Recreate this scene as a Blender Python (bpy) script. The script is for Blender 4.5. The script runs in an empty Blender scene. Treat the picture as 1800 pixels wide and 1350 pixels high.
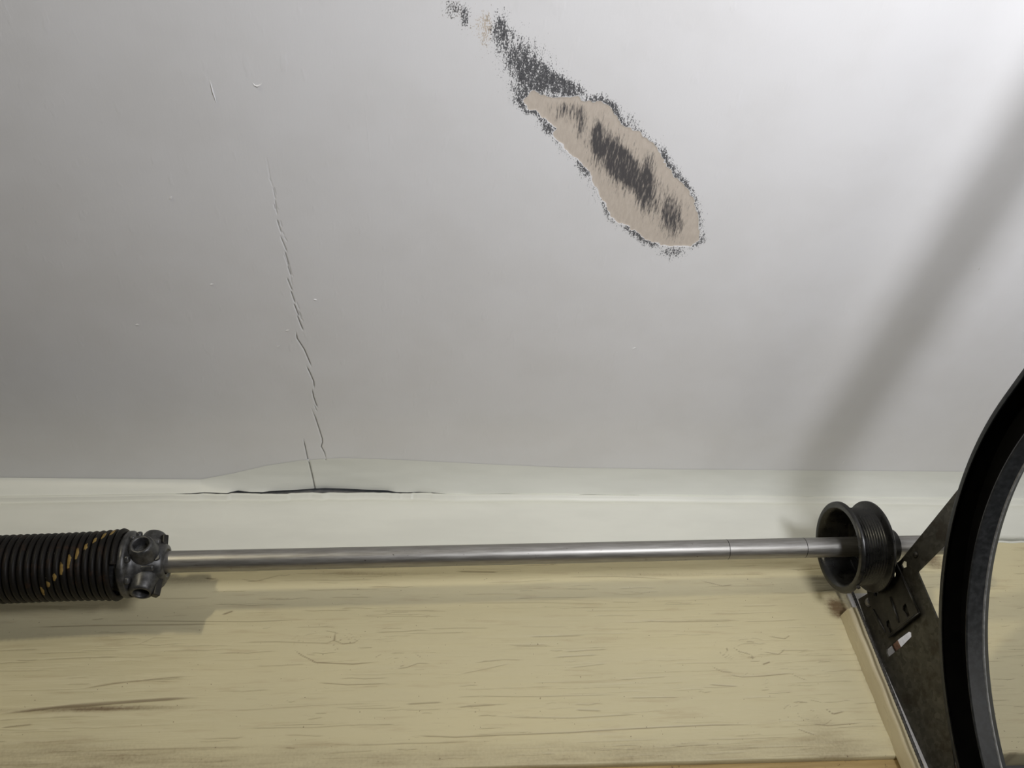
import bpy, bmesh, math, random
import numpy as np
from mathutils import Matrix, Vector

# ------------------------------------------------------------------ camera
CAMZ = 1.76
F = 1400.0                                   # focal length in pixels of the 1800 px wide frame
def unit(v):
    v = np.array(v, float); return v / np.linalg.norm(v)
AX = unit((14000, 300, F))                   # world axes seen from the camera (right, down, forward)
AZ = np.array((-134, -1250, F), float); AZ = unit(AZ - AX * AZ.dot(AX))
AY = np.cross(AZ, AX)
scene = bpy.context.scene
COL = scene.collection
cam_d = bpy.data.cameras.new('camera'); cam = bpy.data.objects.new('camera', cam_d); COL.objects.link(cam)
cam_d.sensor_fit = 'HORIZONTAL'; cam_d.sensor_width = 36.0; cam_d.lens = 36.0 * F / 1800.0
cam_d.clip_start = 0.01
A = np.array((AX, AY, AZ))                   # rows = world axes
m = Matrix.Identity(4)
for i in range(3):
    m[i][0] = A[i, 0]; m[i][1] = -A[i, 1]; m[i][2] = -A[i, 2]
m[2][3] = CAMZ
cam.matrix_world = m
scene.camera = cam

# ------------------------------------------------------------------ light and exposure
wd = bpy.data.worlds.new('world'); scene.world = wd; wd.use_nodes = True
wd.node_tree.nodes['Background'].inputs[0].default_value = (0.6, 0.7, 0.85, 1)
wd.node_tree.nodes['Background'].inputs[1].default_value = 0.3
def area(name, loc, target, sx, sy, power, color):
    l = bpy.data.lights.new(name, 'AREA'); l.shape = 'RECTANGLE'; l.size = sx; l.size_y = sy
    l.energy = power; l.color = color
    o = bpy.data.objects.new(name, l); COL.objects.link(o); o.location = loc
    d = Vector(target) - Vector(loc); o.rotation_euler = d.to_track_quat('-Z', 'Z').to_euler()
    return o
def spot(name, loc, target, r, power, size, color):
    l = bpy.data.lights.new(name, 'SPOT'); l.shadow_soft_size = r; l.energy = power; l.color = color
    l.spot_size = math.radians(size); l.spot_blend = 1.0
    o = bpy.data.objects.new(name, l); COL.objects.link(o); o.location = loc
    o.rotation_euler = (Vector(target) - Vector(loc)).to_track_quat('-Z', 'Z').to_euler(); return o
spot('work_lamp', (0.645, -0.48, 1.74), (0.48, -0.29, 2.53), 0.125, 66.0, 164, (0.95, 0.955, 1.0))   # lamp on a stand, turned to the ceiling
area('opener_lamp', (-1.15, -1.25, 2.28), (2.0, 0.25, 2.30), 0.14, 0.08, 13.5, (1.0, 0.91, 0.68))
area('right_fill_light', (1.07, 0.12, 1.55), (0.0, 0.45, 1.75), 0.45, 0.55, 2.0, (1.0, 0.97, 0.93))   # unseen light added to brighten the right side
vs = scene.view_settings
vs.view_transform = 'Standard'; vs.look = 'None'; vs.gamma = 1.0; vs.use_curve_mapping = False
vs.exposure = 0.0

# ------------------------------------------------------------------ measuring helpers (photo pixel -> point on a real plane)
W = 0.8917                                   # header wall, distance in front of the camera
H = 0.776                                    # ceiling above the camera
SY = W - 0.085                               # shaft line
def ray(px, py):
    d = np.array((px - 900.0, py - 675.0, F)); return A @ d / F
def onY(px, py, y): r = ray(px, py); r = r * (y / r[1]); return np.array((r[0], r[1], r[2] + CAMZ))
def onZ(px, py, z): r = ray(px, py); r = r * (z / r[2]); return np.array((r[0], r[1], r[2] + CAMZ))
def ceil(px, py): return onZ(px, py, H)[:2]
def wall(px, py): p = onY(px, py, W); return np.array((p[0], p[2]))
rng = np.random.default_rng(7)
random.seed(7)

# ------------------------------------------------------------------ object helpers
def link(name, me, parent=None, mat=None, smooth=False):
    o = bpy.data.objects.new(name, me); COL.objects.link(o)
    if parent is not None: o.parent = parent
    if mat is not None:
        me.materials.clear(); me.materials.append(mat)
    if smooth:
        me.polygons.foreach_set('use_smooth', [True] * len(me.polygons))
    return o
def tag(o, label, cat, group=None):
    o['label'] = label; o['category'] = cat
    if group: o['group'] = group
    return o
def struct(o): o['kind'] = 'structure'; return o
def empty(name, loc=(0, 0, 0)):
    o = bpy.data.objects.new(name, None); COL.objects.link(o); o.location = loc; o.empty_display_size = 0.05
    return o
def pydata(name, v, f):
    me = bpy.data.meshes.new(name); me.from_pydata([tuple(p) for p in v], [], [tuple(q) for q in f]); me.update(); return me
def grid_mesh(name, P, attrs=None, flip=False):
    """P: array (n, m, 3) of points."""
    n, mm = P.shape[:2]
    me = bpy.data.meshes.new(name)
    idx = np.arange(n * mm).reshape(n, mm)
    q = np.stack((idx[:-1, :-1], idx[1:, :-1], idx[1:, 1:], idx[:-1, 1:]), -1).reshape(-1, 4)
    if flip: q = q[:, ::-1]
    me.vertices.add(n * mm); me.vertices.foreach_set('co', P.reshape(-1).astype(np.float32))
    k = len(q)
    me.loops.add(k * 4); me.loops.foreach_set('vertex_index', q.reshape(-1).astype(np.int32))
    me.polygons.add(k); me.polygons.foreach_set('loop_start', np.arange(0, k * 4, 4, dtype=np.int32))
    me.polygons.foreach_set('use_smooth', np.ones(k, dtype=bool))
    me.update(calc_edges=True)
    for nm, a in (attrs or {}).items():
        at = me.attributes.new(nm, 'FLOAT', 'POINT'); at.data.foreach_set('value', np.asarray(a, np.float32).reshape(-1))
    me.validate()
    return me
def multi_grid(name, grids, names, flip=False):
    """several grids joined in one mesh; each = (P, {attr: array})"""
    V = []; Q = []; AT = {k: [] for k in names}; base = 0
    for P, at in grids:
        n, mm = P.shape[:2]; idx = base + np.arange(n * mm).reshape(n, mm)
        q = np.stack((idx[:-1, :-1], idx[1:, :-1], idx[1:, 1:], idx[:-1, 1:]), -1).reshape(-1, 4)
        if flip: q = q[:, ::-1]
        V.append(P.reshape(-1, 3)); Q.append(q); base += n * mm
        for k in names: AT[k].append(np.asarray(at[k]).reshape(-1) if k in at else np.zeros(n * mm))
    V = np.concatenate(V); Q = np.concatenate(Q); k = len(Q)
    me = bpy.data.meshes.new(name)
    me.vertices.add(len(V)); me.vertices.foreach_set('co', V.reshape(-1).astype(np.float32))
    me.loops.add(k * 4); me.loops.foreach_set('vertex_index', Q.reshape(-1).astype(np.int32))
    me.polygons.add(k); me.polygons.foreach_set('loop_start', np.arange(0, k * 4, 4, dtype=np.int32))
    me.polygons.foreach_set('use_smooth', np.ones(k, dtype=bool))
    me.update(calc_edges=True)
    for nm in names:
        at = me.attributes.new(nm, 'FLOAT', 'POINT'); at.data.foreach_set('value', np.concatenate(AT[nm]).astype(np.float32))
    return me
def box_mesh(name, x0, x1, y0, y1, z0, z1, bev=0.0, seg=2):
    bm = bmesh.new(); bmesh.ops.create_cube(bm, size=1.0)
    for v in bm.verts:
        v.co = Vector(((x0 + x1) / 2 + v.co.x * (x1 - x0), (y0 + y1) / 2 + v.co.y * (y1 - y0), (z0 + z1) / 2 + v.co.z * (z1 - z0)))
    if bev: bmesh.ops.bevel(bm, geom=bm.edges[:], offset=bev, segments=seg, profile=0.5, affect='EDGES')
    me = bpy.data.meshes.new(name); bm.to_mesh(me); bm.free(); return me
def lathe(name, prof, n=64, closed=False):
    """profile (x, r) spun about the local X axis"""
    V = []; Fc = []; k = len(prof)
    for i in range(n):
        a = 2 * math.pi * i / n; c, s = math.cos(a), math.sin(a)
        for x, r in prof: V.append((x, r * c, r * s))
    for i in range(n):
        j = (i + 1) % n
        for p in range(k if closed else k - 1):
            q = (p + 1) % k
            Fc.append((i * k + p, i * k + q, j * k + q, j * k + p))
    me = pydata(name, V, Fc)
    bm = bmesh.new(); bm.from_mesh(me); bmesh.ops.remove_doubles(bm, verts=bm.verts, dist=1e-6)
    bmesh.ops.recalc_face_normals(bm, faces=bm.faces)
    bm.to_mesh(me); bm.free()
    return me
def autosmooth(me, ang=35):
    me.polygons.foreach_set('use_smooth', [True] * len(me.polygons))
    bm = bmesh.new(); bm.from_mesh(me)
    for e in bm.edges:
        if len(e.link_faces) == 2: e.smooth = e.calc_face_angle(0) < math.radians(ang)
    bm.to_mesh(me); bm.free(); return me
def tube(name, pts, r, n=10, caps=True):
    pts = [Vector(p) for p in pts]; V = []; Fc = []
    up = Vector((0.13, 0.9, 0.41))
    for i, p in enumerate(pts):
        t = (pts[min(i + 1, len(pts) - 1)] - pts[max(i - 1, 0)]).normalized()
        a = t.cross(up).normalized(); b = t.cross(a)
        rr = r[i] if isinstance(r, (list, tuple)) else r
        for k in range(n):
            g = 2 * math.pi * k / n; V.append(p + a * rr * math.cos(g) + b * rr * math.sin(g))
    for i in range(len(pts) - 1):
        for k in range(n):
            l = (k + 1) % n; Fc.append((i * n + k, i * n + l, (i + 1) * n + l, (i + 1) * n + k))
    if caps:
        Fc.append(tuple(range(n))[::-1]); Fc.append(tuple((len(pts) - 1) * n + k for k in range(n)))
    return pydata(name, V, Fc)
def plate_mesh(name, outline, holes, th, bev=0.0006):
    """flat plate from a 2D outline with holes, local XY, thickness along Z"""
    cu = bpy.data.curves.new(name, 'CURVE'); cu.dimensions = '2D'; cu.fill_mode = 'BOTH'
    cu.extrude = max(th / 2 - bev, 1e-5); cu.bevel_depth = bev; cu.bevel_resolution = 1; cu.offset = -bev
    for poly in [outline] + list(holes):
        s = cu.splines.new('POLY'); s.points.add(len(poly) - 1); s.use_cyclic_u = True
        for p, c in zip(s.points, poly): p.co = (c[0], c[1], 0, 1)
    o = bpy.data.objects.new(name, cu); COL.objects.link(o)
    dg = bpy.context.evaluated_depsgraph_get(); dg.update()
    me = bpy.data.meshes.new_from_object(o.evaluated_get(dg)); me.name = name
    bpy.data.objects.remove(o); bpy.data.curves.remove(cu)
    return autosmooth(me, 30)
def circ(x, y, r, n=16, sy=1.0):
    return [(x + r * math.cos(2 * math.pi * i / n), y + sy * r * math.sin(2 * math.pi * i / n)) for i in range(n)]

# ------------------------------------------------------------------ materials
class NT:
    def __init__(s, name):
        s.m = bpy.data.materials.new(name); s.m.use_nodes = True; s.t = s.m.node_tree
        s.b = s.t.nodes['Principled BSDF']
    def n(s, kind, **kw):
        nd = s.t.nodes.new(kind)
        for k, v in kw.items(): setattr(nd, k, v)
        return nd
    def l(s, a, b): s.t.links.new(a, b)
    def val(s, sock, v):
        if hasattr(v, 'is_linked'): s.l(v, sock)
        else: sock.default_value = v
    def math(s, op, a, b=0.0, c=None, clamp=False):
        nd = s.n('ShaderNodeMath', operation=op); nd.use_clamp = clamp
        s.val(nd.inputs[0], a); s.val(nd.inputs[1], b)
        if c is not None: s.val(nd.inputs[2], c)
        return nd.outputs[0]
    def coord(s, scale=(1, 1, 1)):
        tc = s.n('ShaderNodeTexCoord'); mp = s.n('ShaderNodeMapping'); mp.inputs['Scale'].default_value = scale
        s.l(tc.outputs['Object'], mp.inputs['Vector']); return mp.outputs[0]
    def noise(s, vec, scale, detail=3, rough=0.5):
        nd = s.n('ShaderNodeTexNoise'); s.l(vec, nd.inputs['Vector'])
        nd.inputs['Scale'].default_value = scale; nd.inputs['Detail'].default_value = detail; nd.inputs['Roughness'].default_value = rough
        return nd.outputs['Fac']
    def attr(s, name):
        nd = s.n('ShaderNodeAttribute'); nd.attribute_name = name; return nd.outputs['Fac']
    def smooth(s, v, lo, hi):
        nd = s.n('ShaderNodeMapRange'); nd.interpolation_type = 'SMOOTHSTEP'
        s.l(v, nd.inputs[0]); s.val(nd.inputs[1], lo); s.val(nd.inputs[2], hi)
        return nd.outputs[0]
    def mix(s, fac, a, b):
        nd = s.n('ShaderNodeMix'); nd.data_type = 'RGBA'; s.val(nd.inputs[0], fac)
        s.val(nd.inputs[6], a if hasattr(a, 'is_linked') else (*a, 1)); s.val(nd.inputs[7], b if hasattr(b, 'is_linked') else (*b, 1))
        return nd.outputs[2]
    def bump(s, h, strength, dist, nrm=None):
        nd = s.n('ShaderNodeBump'); nd.inputs['Strength'].default_value = strength; nd.inputs['Distance'].default_value = dist
        s.l(h, nd.inputs['Height'])
        if nrm is not None: s.l(nrm, nd.inputs['Normal'])
        return nd.outputs[0]
    def done(s, col, rough=0.5, metal=0.0, nrm=None, spec=0.5):
        s.val(s.b.inputs['Base Color'], col if hasattr(col, 'is_linked') else (*col, 1))
        s.val(s.b.inputs['Roughness'], rough); s.b.inputs['Metallic'].default_value = metal
        s.b.inputs['Specular IOR Level'].default_value = spec
        if nrm is not None: s.l(nrm, s.b.inputs['Normal'])
        return s.m
PAINT = (0.80, 0.797, 0.80)

def mat_ceiling():
    t = NT('ceiling_paint'); c = t.coord()
    cs = t.coord((1.0, 0.30, 1.0))
    fine = t.noise(t.coord((1.0, 0.5, 1.0)), 1000, 2, 0.6)
    mid = t.noise(cs, 330, 3, 0.65)
    big = t.noise(c, 14, 3, 0.5)
    peel = t.attr('peel'); mold = t.attr('mold'); spk = t.attr('speck'); bsp = t.attr('flake'); crk = t.attr('crack')
    col = t.mix(t.smooth(big, 0.35, 0.7), PAINT, (0.775, 0.77, 0.768))
    # undercoat bared where the paint came away
    und = t.mix(t.smooth(mid, 0.35, 0.7), (0.57, 0.50, 0.425), (0.63, 0.56, 0.48))
    # outer specks of dark mildew
    g = t.math('ADD', t.math('MULTIPLY', mid, 0.50), t.math('MULTIPLY', fine, 0.70))
    dsp = t.smooth(t.math('ADD', g, t.math('MULTIPLY', spk, 0.46)), 0.81, 0.88)
    dark = t.mix(t.smooth(fine, 0.3, 0.7), (0.040, 0.041, 0.047), (0.16, 0.16, 0.165))
    bsm = t.smooth(t.math('ADD', g, t.math('MULTIPLY', bsp, 0.40)), 0.78, 0.86)
    col = t.mix(t.math('MULTIPLY', bsm, t.smooth(bsp, 0.0, 0.12)), col, (0.60, 0.53, 0.45))
    col = t.mix(t.math('MULTIPLY', dsp, t.smooth(spk, 0.0, 0.15)), col, dark)
    col = t.mix(t.smooth(peel, 0.35, 0.65), col, und)
    # streaky mildew on the bared undercoat
    st = t.noise(t.coord((1.0, 0.16, 1.0)), 620, 3, 0.65)
    md = t.math('ADD', mold, t.math('MULTIPLY', t.math('SUBTRACT', st, 0.5), 1.9))
    mdf = t.math('MULTIPLY', t.smooth(md, 0.25, 0.95), t.smooth(mold, 0.0, 0.15))
    col = t.mix(t.math('MULTIPLY', mdf, 0.93), col, (0.055, 0.055, 0.062))
    col = t.mix(t.math('MULTIPLY', t.smooth(crk, 0.15, 0.9), 0.82), col, (0.16, 0.15, 0.14))
    # roller stipple, faint joint ridges
    b1 = t.bump(mid, 0.12, 0.0006)
    lump = t.noise(t.coord((1.0, 0.45, 1.0)), 75, 2, 0.5)
    b2 = t.bump(t.smooth(lump, 0.62, 0.78), 0.18, 0.0007, b1)
    b3 = t.bump(t.noise(c, 6, 2, 0.5), 0.35, 0.004, b2)
    return t.done(col, 0.42, 0, b3, 0.35)
def mat_plaster(name, col, seed=0.0):
    t = NT(name); c = t.coord((0.25, 1, 1)); big = t.noise(c, 30, 3, 0.55); f = t.noise(t.coord(), 260, 3, 0.6)
    crk = t.attr('crack')
    cc = t.mix(t.smooth(big, 0.3, 0.75), col, tuple(0.93 * x for x in col))
    cc = t.mix(t.math('MULTIPLY', t.smooth(crk, 0.15, 0.9), 0.85), cc, (0.13, 0.125, 0.11))
    b = t.bump(f, 0.10, 0.0005); b = t.bump(big, 0.25, 0.0015, b)
    return t.done(cc, 0.40, 0, b, 0.4)
def mat_beam():
    t = NT('cream_paint_on_timber'); c = t.coord()
    gr = t.noise(t.coord((0.05, 1, 1)), 420, 4, 0.6); gr2 = t.noise(t.coord((0.10, 1, 1)), 120, 4, 0.6)
    big = t.noise(t.coord((0.5, 1, 1)), 7, 3, 0.5); sp = t.noise(c, 330, 2, 0.5)
    crk = t.attr('crack'); dirt = t.attr('dirt')
    col = t.mix(t.smooth(big, 0.3, 0.72), (0.65, 0.58, 0.365), (0.61, 0.55, 0.355))
    col = t.mix(t.math('MULTIPLY', t.smooth(gr2, 0.54, 0.70), 0.30), col, (0.44, 0.34, 0.20))
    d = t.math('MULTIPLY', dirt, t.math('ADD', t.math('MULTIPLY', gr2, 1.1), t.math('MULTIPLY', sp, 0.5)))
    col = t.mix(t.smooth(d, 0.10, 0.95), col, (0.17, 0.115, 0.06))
    col = t.mix(t.math('MULTIPLY', t.smooth(sp, 0.735, 0.775), 0.75), col, (0.14, 0.09, 0.05))
    col = t.mix(t.math('MULTIPLY', t.smooth(crk, 0.1, 1.0), 0.72), col, (0.15, 0.10, 0.055))
    b = t.bump(gr, 0.42, 0.0007); b = t.bump(gr2, 0.42, 0.0013, b)
    return t.done(col, 0.45, 0, b, 0.4)
def mat_wood(name, c0, c1, rough=0.5):
    t = NT(name); g = t.noise(t.coord((0.06, 1, 1)), 200, 4, 0.6); s = t.noise(t.coord(), 160, 3, 0.6)
    col = t.mix(t.smooth(g, 0.35, 0.7), c0, c1); col = t.mix(t.math('MULTIPLY', t.smooth(s, 0.62, 0.72), 0.8), col, (0.10, 0.06, 0.03))
    return t.done(col, rough, 0, t.bump(g, 0.3, 0.001), 0.4)
def mat_simple(name, c0, c1, rough, metal=0.0, scale=120, bump=0.1, stretch=(1, 1, 1), spec=0.5, lo=0.35, hi=0.7):
    t = NT(name); g = t.noise(t.coord(stretch), scale, 4, 0.6)
    f = t.smooth(g, lo, hi)
    r = t.math('ADD', rough - 0.06, t.math('MULTIPLY', f, 0.12))
    return t.done(t.mix(f, c0, c1), r, metal, t.bump(g, bump, 0.0006), spec)
def mat_galv():
    t = NT('dirty_galvanised_steel'); vo = t.n('ShaderNodeTexVoronoi'); c = t.coord()
    nz = t.n('ShaderNodeTexNoise'); t.l(c, nz.inputs['Vector']); nz.inputs['Scale'].default_value = 90; nz.inputs['Detail'].default_value = 3
    ad = t.n('ShaderNodeVectorMath', operation='MULTIPLY_ADD'); t.l(nz.outputs['Color'], ad.inputs[0]); ad.inputs[1].default_value = (0.012,) * 3; t.l(c, ad.inputs[2])
    t.l(ad.outputs[0], vo.inputs['Vector']); vo.inputs['Scale'].default_value = 190
    sep = t.n('ShaderNodeSeparateColor'); t.l(vo.outputs['Color'], sep.inputs[0])
    g = t.noise(c, 45, 4, 0.6)
    col = t.mix(sep.outputs[0], (0.060, 0.057, 0.047), (0.100, 0.096, 0.080))
    col = t.mix(t.smooth(g, 0.48, 0.68), col, (0.050, 0.043, 0.032))
    return t.done(col, t.math('ADD', 0.42, t.math('MULTIPLY', sep.outputs[1], 0.2)), 0.55, t.bump(g, 0.15, 0.0008), 0.4)
def mat_shaft():
    t = NT('brushed_shaft_steel'); st = t.noise(t.coord((0.08, 1, 1)), 420, 3, 0.6); sp = t.noise(t.coord((0.6, 1, 1)), 170, 3, 0.55); big = t.noise(t.coord((0.3, 1, 1)), 16, 2, 0.5)
    col = t.mix(t.smooth(st, 0.3, 0.7), (0.30, 0.29, 0.27), (0.40, 0.39, 0.37))
    mk = t.math('MULTIPLY', t.smooth(sp, 0.66, 0.72), t.smooth(big, 0.48, 0.6))
    col = t.mix(t.math('MULTIPLY', mk, 0.8), col, (0.06, 0.05, 0.04))
    return t.done(col, t.math('ADD', 0.36, t.math('MULTIPLY', st, 0.14)), 0.85, t.bump(st, 0.05, 0.0004), 0.5)
def mat_spring():
    t = NT('oily_black_spring_wire'); g = t.noise(t.coord(), 190, 3, 0.6); p = t.attr('paint'); rust = t.noise(t.coord(), 60, 4, 0.65)
    col = t.mix(t.smooth(rust, 0.52, 0.75), (0.010, 0.009, 0.008), (0.030, 0.017, 0.011))
    pf = t.smooth(t.math('ADD', p, t.math('MULTIPLY', t.math('SUBTRACT', g, 0.5), 1.0)), 0.45, 0.60)
    pf = t.math('MULTIPLY', pf, t.smooth(p, 0.02, 0.2))
    col = t.mix(pf, col, t.mix(g, (0.12, 0.065, 0.015), (0.33, 0.24, 0.085)))
    return t.done(col, 0.48, 0.0, t.bump(g, 0.1, 0.0005), 0.16)
M = dict(
    ceiling=mat_ceiling(),
    corner=mat_plaster('corner_compound', (0.79, 0.80, 0.74)), plaster=mat_plaster('wall_plaster_paint', (0.77, 0.775, 0.705)),
    beam=mat_beam(), low=mat_wood('ochre_board', (0.47, 0.345, 0.15), (0.37, 0.26, 0.11)),
    mold=mat_simple('cream_gloss_strip', (0.62, 0.55, 0.375), (0.56, 0.49, 0.33), 0.30, 0, 60, 0.25, (1, 1, 0.2)),
    jamb=mat_simple('white_jamb_paint', (0.80, 0.78, 0.74), (0.62, 0.60, 0.57), 0.5, 0, 90, 0.2, (1, 1, 0.3)),
    shaft=mat_shaft(), spring=mat_spring(), galv=mat_galv(),
    cone=mat_simple('cast_cone_metal', (0.050, 0.050, 0.050), (0.10, 0.10, 0.10), 0.40, 0.5, 140, 0.25),
    drum=mat_simple('dark_drum_casting', (0.009, 0.0088, 0.008), (0.017, 0.0165, 0.015), 0.33, 0.1, 130, 0.2),
    dark=mat_simple('greasy_dark_steel', (0.018, 0.017, 0.0145), (0.038, 0.035, 0.030), 0.42, 0.3, 110, 0.2),
    screw=mat_simple('worn_screw_steel', (0.25, 0.24, 0.23), (0.40, 0.39, 0.38), 0.35, 0.5, 200, 0.1),
    rust=mat_simple('rusty_screw', (0.16, 0.075, 0.035), (0.26, 0.13, 0.065), 0.6, 0.2, 200, 0.3),
    inner_black=mat_simple('track_inner_black', (0.0035, 0.0035, 0.004), (0.006, 0.006, 0.006), 0.75, 0, 60, 0.1, spec=0.1),
    track=mat_simple('grey_track_steel', (0.020, 0.0215, 0.0225), (0.036, 0.038, 0.040), 0.34, 0.3, 170, 0.15),
    bead_glint=mat_simple('bead_highlight_steel', (0.20, 0.205, 0.205), (0.32, 0.325, 0.325), 0.36, 0.4, 220, 0.2, (1, 1, 0.5)),  # highlight line on the bead, put into a brighter steel colour
    edge=mat_simple('lit_edge_steel', (0.060, 0.064, 0.067), (0.095, 0.10, 0.104), 0.42, 0.3, 150, 0.15),  # lighter copy of the track steel: lit side put into the colour
    cable=mat_simple('cable_steel', (0.035, 0.033, 0.03), (0.09, 0.085, 0.08), 0.45, 0.4, 300, 0.2),
    void=mat_simple('dark_gap', (0.16, 0.15, 0.13), (0.24, 0.22, 0.19), 0.9, 0, 90, 0.3),
    room=mat_simple('room_wall_paint', (0.12, 0.12, 0.115), (0.10, 0.10, 0.095), 0.6, 0, 8, 0.1),
    floor=mat_simple('concrete_floor', (0.09, 0.09, 0.085), (0.12, 0.12, 0.115), 0.7, 0, 9, 0.2),
)

# ------------------------------------------------------------------ scratch / crack field
def seg_field(P, lines, sig):
    """P (n,m,2); lines = list of (points, depth, width factor). returns max-combined gaussian profile"""
    out = np.zeros(P.shape[:2])
    for pts, dep, wf in lines:
        pts = np.array(pts, float)
        for k in range(len(pts) - 1):
            a, b = pts[k], pts[k + 1]; s = sig * wf; mrg = 4 * s
            lo = np.minimum(a, b) - mrg; hi = np.maximum(a, b) + mrg
            xs = P[:, 0, 0]; ys = P[0, :, 1]
            i0, i1 = np.searchsorted(xs, (lo[0], hi[0])); j0, j1 = np.searchsorted(ys, (lo[1], hi[1]))
            if i1 <= i0 or j1 <= j0: continue
            Q = P[i0:i1, j0:j1]; d = b - a; L2 = max(d @ d, 1e-12)
            u = np.clip(((Q - a) @ d) / L2, 0, 1); D = np.linalg.norm(Q - (a + u[..., None] * d), axis=-1)
            tot = max(len(pts) - 1, 1); f = (k + u) / tot
            tap = np.minimum(1, np.minimum(f, 1 - f) * 5 + 0.25)
            out[i0:i1, j0:j1] = np.maximum(out[i0:i1, j0:j1], dep * tap * np.exp(-(D / (s * (0.55 + 0.45 * tap))) ** 2))
    return out

# ------------------------------------------------------------------ ceiling
def z7(l): return [ceil(340 + x / 1.875, 100 + y / 1.875) for x, y in l]
crack_lines = []
for l, d, wf in (
    ([(240, 330), (252, 400), (262, 430)], 0.30, 0.7), ([(262, 430), (270, 470)], 0.5, 0.8),
    ([(268, 470), (276, 520)], 0.55, 0.8), ([(274, 535), (290, 582)], 0.7, 0.8), ([(286, 590), (309, 645)], 0.75, 0.8), ([(300, 640), (316, 690)], 0.75, 0.9),
    ([(310, 688), (322, 722)], 0.8, 0.9), ([(308, 728), (326, 772)], 0.8, 0.9), ([(320, 770), (335, 812)], 0.85, 0.9), ([(330, 812), (348, 856)], 0.9, 0.9),
    ([(341, 850), (352, 880), (362, 903)], 0.95, 0.9), ([(338, 908), (341, 928), (365, 965), (380, 1000), (389, 1022)], 1.0, 0.95),
    ([(372, 1018), (385, 1045), (396, 1070), (398, 1092)], 1.0, 0.95), ([(390, 1094), (396, 1122), (402, 1140), (409, 1156)], 1.0, 1.0),
    ([(398, 1148), (407, 1168)], 0.7, 0.8), ([(388, 1158), (402, 1190), (415, 1230), (424, 1258), (425, 1270), (421, 1285), (432, 1305), (439, 1332)], 1.0, 1.05),
    ([(362, 1258), (371, 1300), (381, 1346), (395, 1410)], 1.0, 1.05)):
    crack_lines.append((z7(l), d, wf))
# a few fine hairs beside the main crack
for _ in range(26):
    y = rng.uniform(380, 905); x = 262 + (y - 430) * 0.205 + rng.normal(0, 4)
    crack_lines.append((z7([(x, y), (x + rng.uniform(4, 10), y + rng.uniform(14, 30))]), rng.uniform(0.2, 0.6), 0.7))
def zp(l, s=2.812, ox=760, oy=0): return np.array([ceil(ox + x / s, oy + y / s) for x, y in l])
outline = zp([(455,495),(480,460),(505,450),(525,460),(530,475),(560,478),(590,487),(640,480),(690,480),(740,488),(790,495),(850,510),(880,525),(905,560),(920,590),(945,625),(985,637),(1025,655),(1040,680),(1080,700),(1110,715),(1125,740),(1140,780),(1160,820),(1190,860),(1230,900),(1260,940),(1285,985),(1300,1030),(1310,1080),(1315,1130),(1330,1180),(1300,1205),(1250,1215),(1190,1222),(1130,1212),(1080,1195),(1040,1170),(1000,1140),(950,1115),(905,1090),(880,1055),(865,1020),(830,980),(805,930),(790,890),(770,850),(740,810),(700,770),(650,735),(620,690),(600,655),(610,635),(575,605),(540,580),(515,548),(470,540)])
def poly_sd(P, poly):
    n = len(poly); D = np.full(P.shape[:2], 1e9); ins = np.zeros(P.shape[:2], bool)
    for i in range(n):
        a, b = poly[i], poly[(i + 1) % n]; d = b - a
        u = np.clip(((P - a) @ d) / (d @ d), 0, 1); D = np.minimum(D, np.linalg.norm(P - (a + u[..., None] * d), axis=-1))
        c = (a[1] > P[..., 1]) != (b[1] > P[..., 1])
        xi = a[0] + (P[..., 1] - a[1]) / (b[1] - a[1] + 1e-15) * d[0]
        ins ^= c & (P[..., 0] < xi)
    return np.where(ins, -D, D)
def vnoise(P, sc, seed):
    """cheap smooth value noise, -1..1"""
    r = np.random.default_rng(seed).uniform(-1, 1, (256, 256)); q = P * sc
    i = np.floor(q).astype(int); f = q - i; f = f * f * (3 - 2 * f)
    g = lambda a, b: r[(i[..., 0] + a) % 256, (i[..., 1] + b) % 256]
    return (g(0, 0) * (1 - f[..., 0]) + g(1, 0) * f[..., 0]) * (1 - f[..., 1]) + (g(0, 1) * (1 - f[..., 0]) + g(1, 1) * f[..., 0]) * f[..., 1]
def blob(P, c, rx, ry, rot=0.0):
    """soft ellipse in zoom pixel units (centre, radii) laid on the ceiling plane"""
    p0 = zp([c])[0]; ex = (zp([(c[0] + 40, c[1])])[0] - p0) / 40; ey = (zp([(c[0], c[1] + 40)])[0] - p0) / 40
    Mx = np.linalg.inv(np.array((ex, ey)).T); q = (P - p0) @ Mx.T
    cs, sn = math.cos(rot), math.sin(rot)                       # rot turns the first radius clockwise in the picture
    q = np.stack(((q[..., 0] * cs + q[..., 1] * sn) / rx, (-q[..., 0] * sn + q[..., 1] * cs) / ry), -1)
    return np.exp(-(q ** 2).sum(-1) * 1.1)
XL, XR, YB, YF = -4.4, 1.10, -5.2, W - 0.002
ax0, ax1, ay0, ay1 = -0.215, -0.105, 0.300, 0.835
bx0, bx1, by0, by1 = -0.035, 0.360, 0.150, 0.520
xs = sorted((XL, ax0, ax1, bx0, bx1, XR)); ys = sorted((YB, by0, ay0, by1, ay1, YF))
def grid2(x0, x1, y0, y1, rx, ry):
    nx = max(2, int(math.ceil((x1 - x0) / rx)) + 1); ny = max(2, int(math.ceil((y1 - y0) / ry)) + 1)
    X, Y = np.meshgrid(np.linspace(x0, x1, nx), np.linspace(y0, y1, ny), indexing='ij'); return np.stack((X, Y), -1)
def lift(P2, h): return np.concatenate((P2, (CAMZ + H + h)[..., None]), -1)
grids = []
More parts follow.
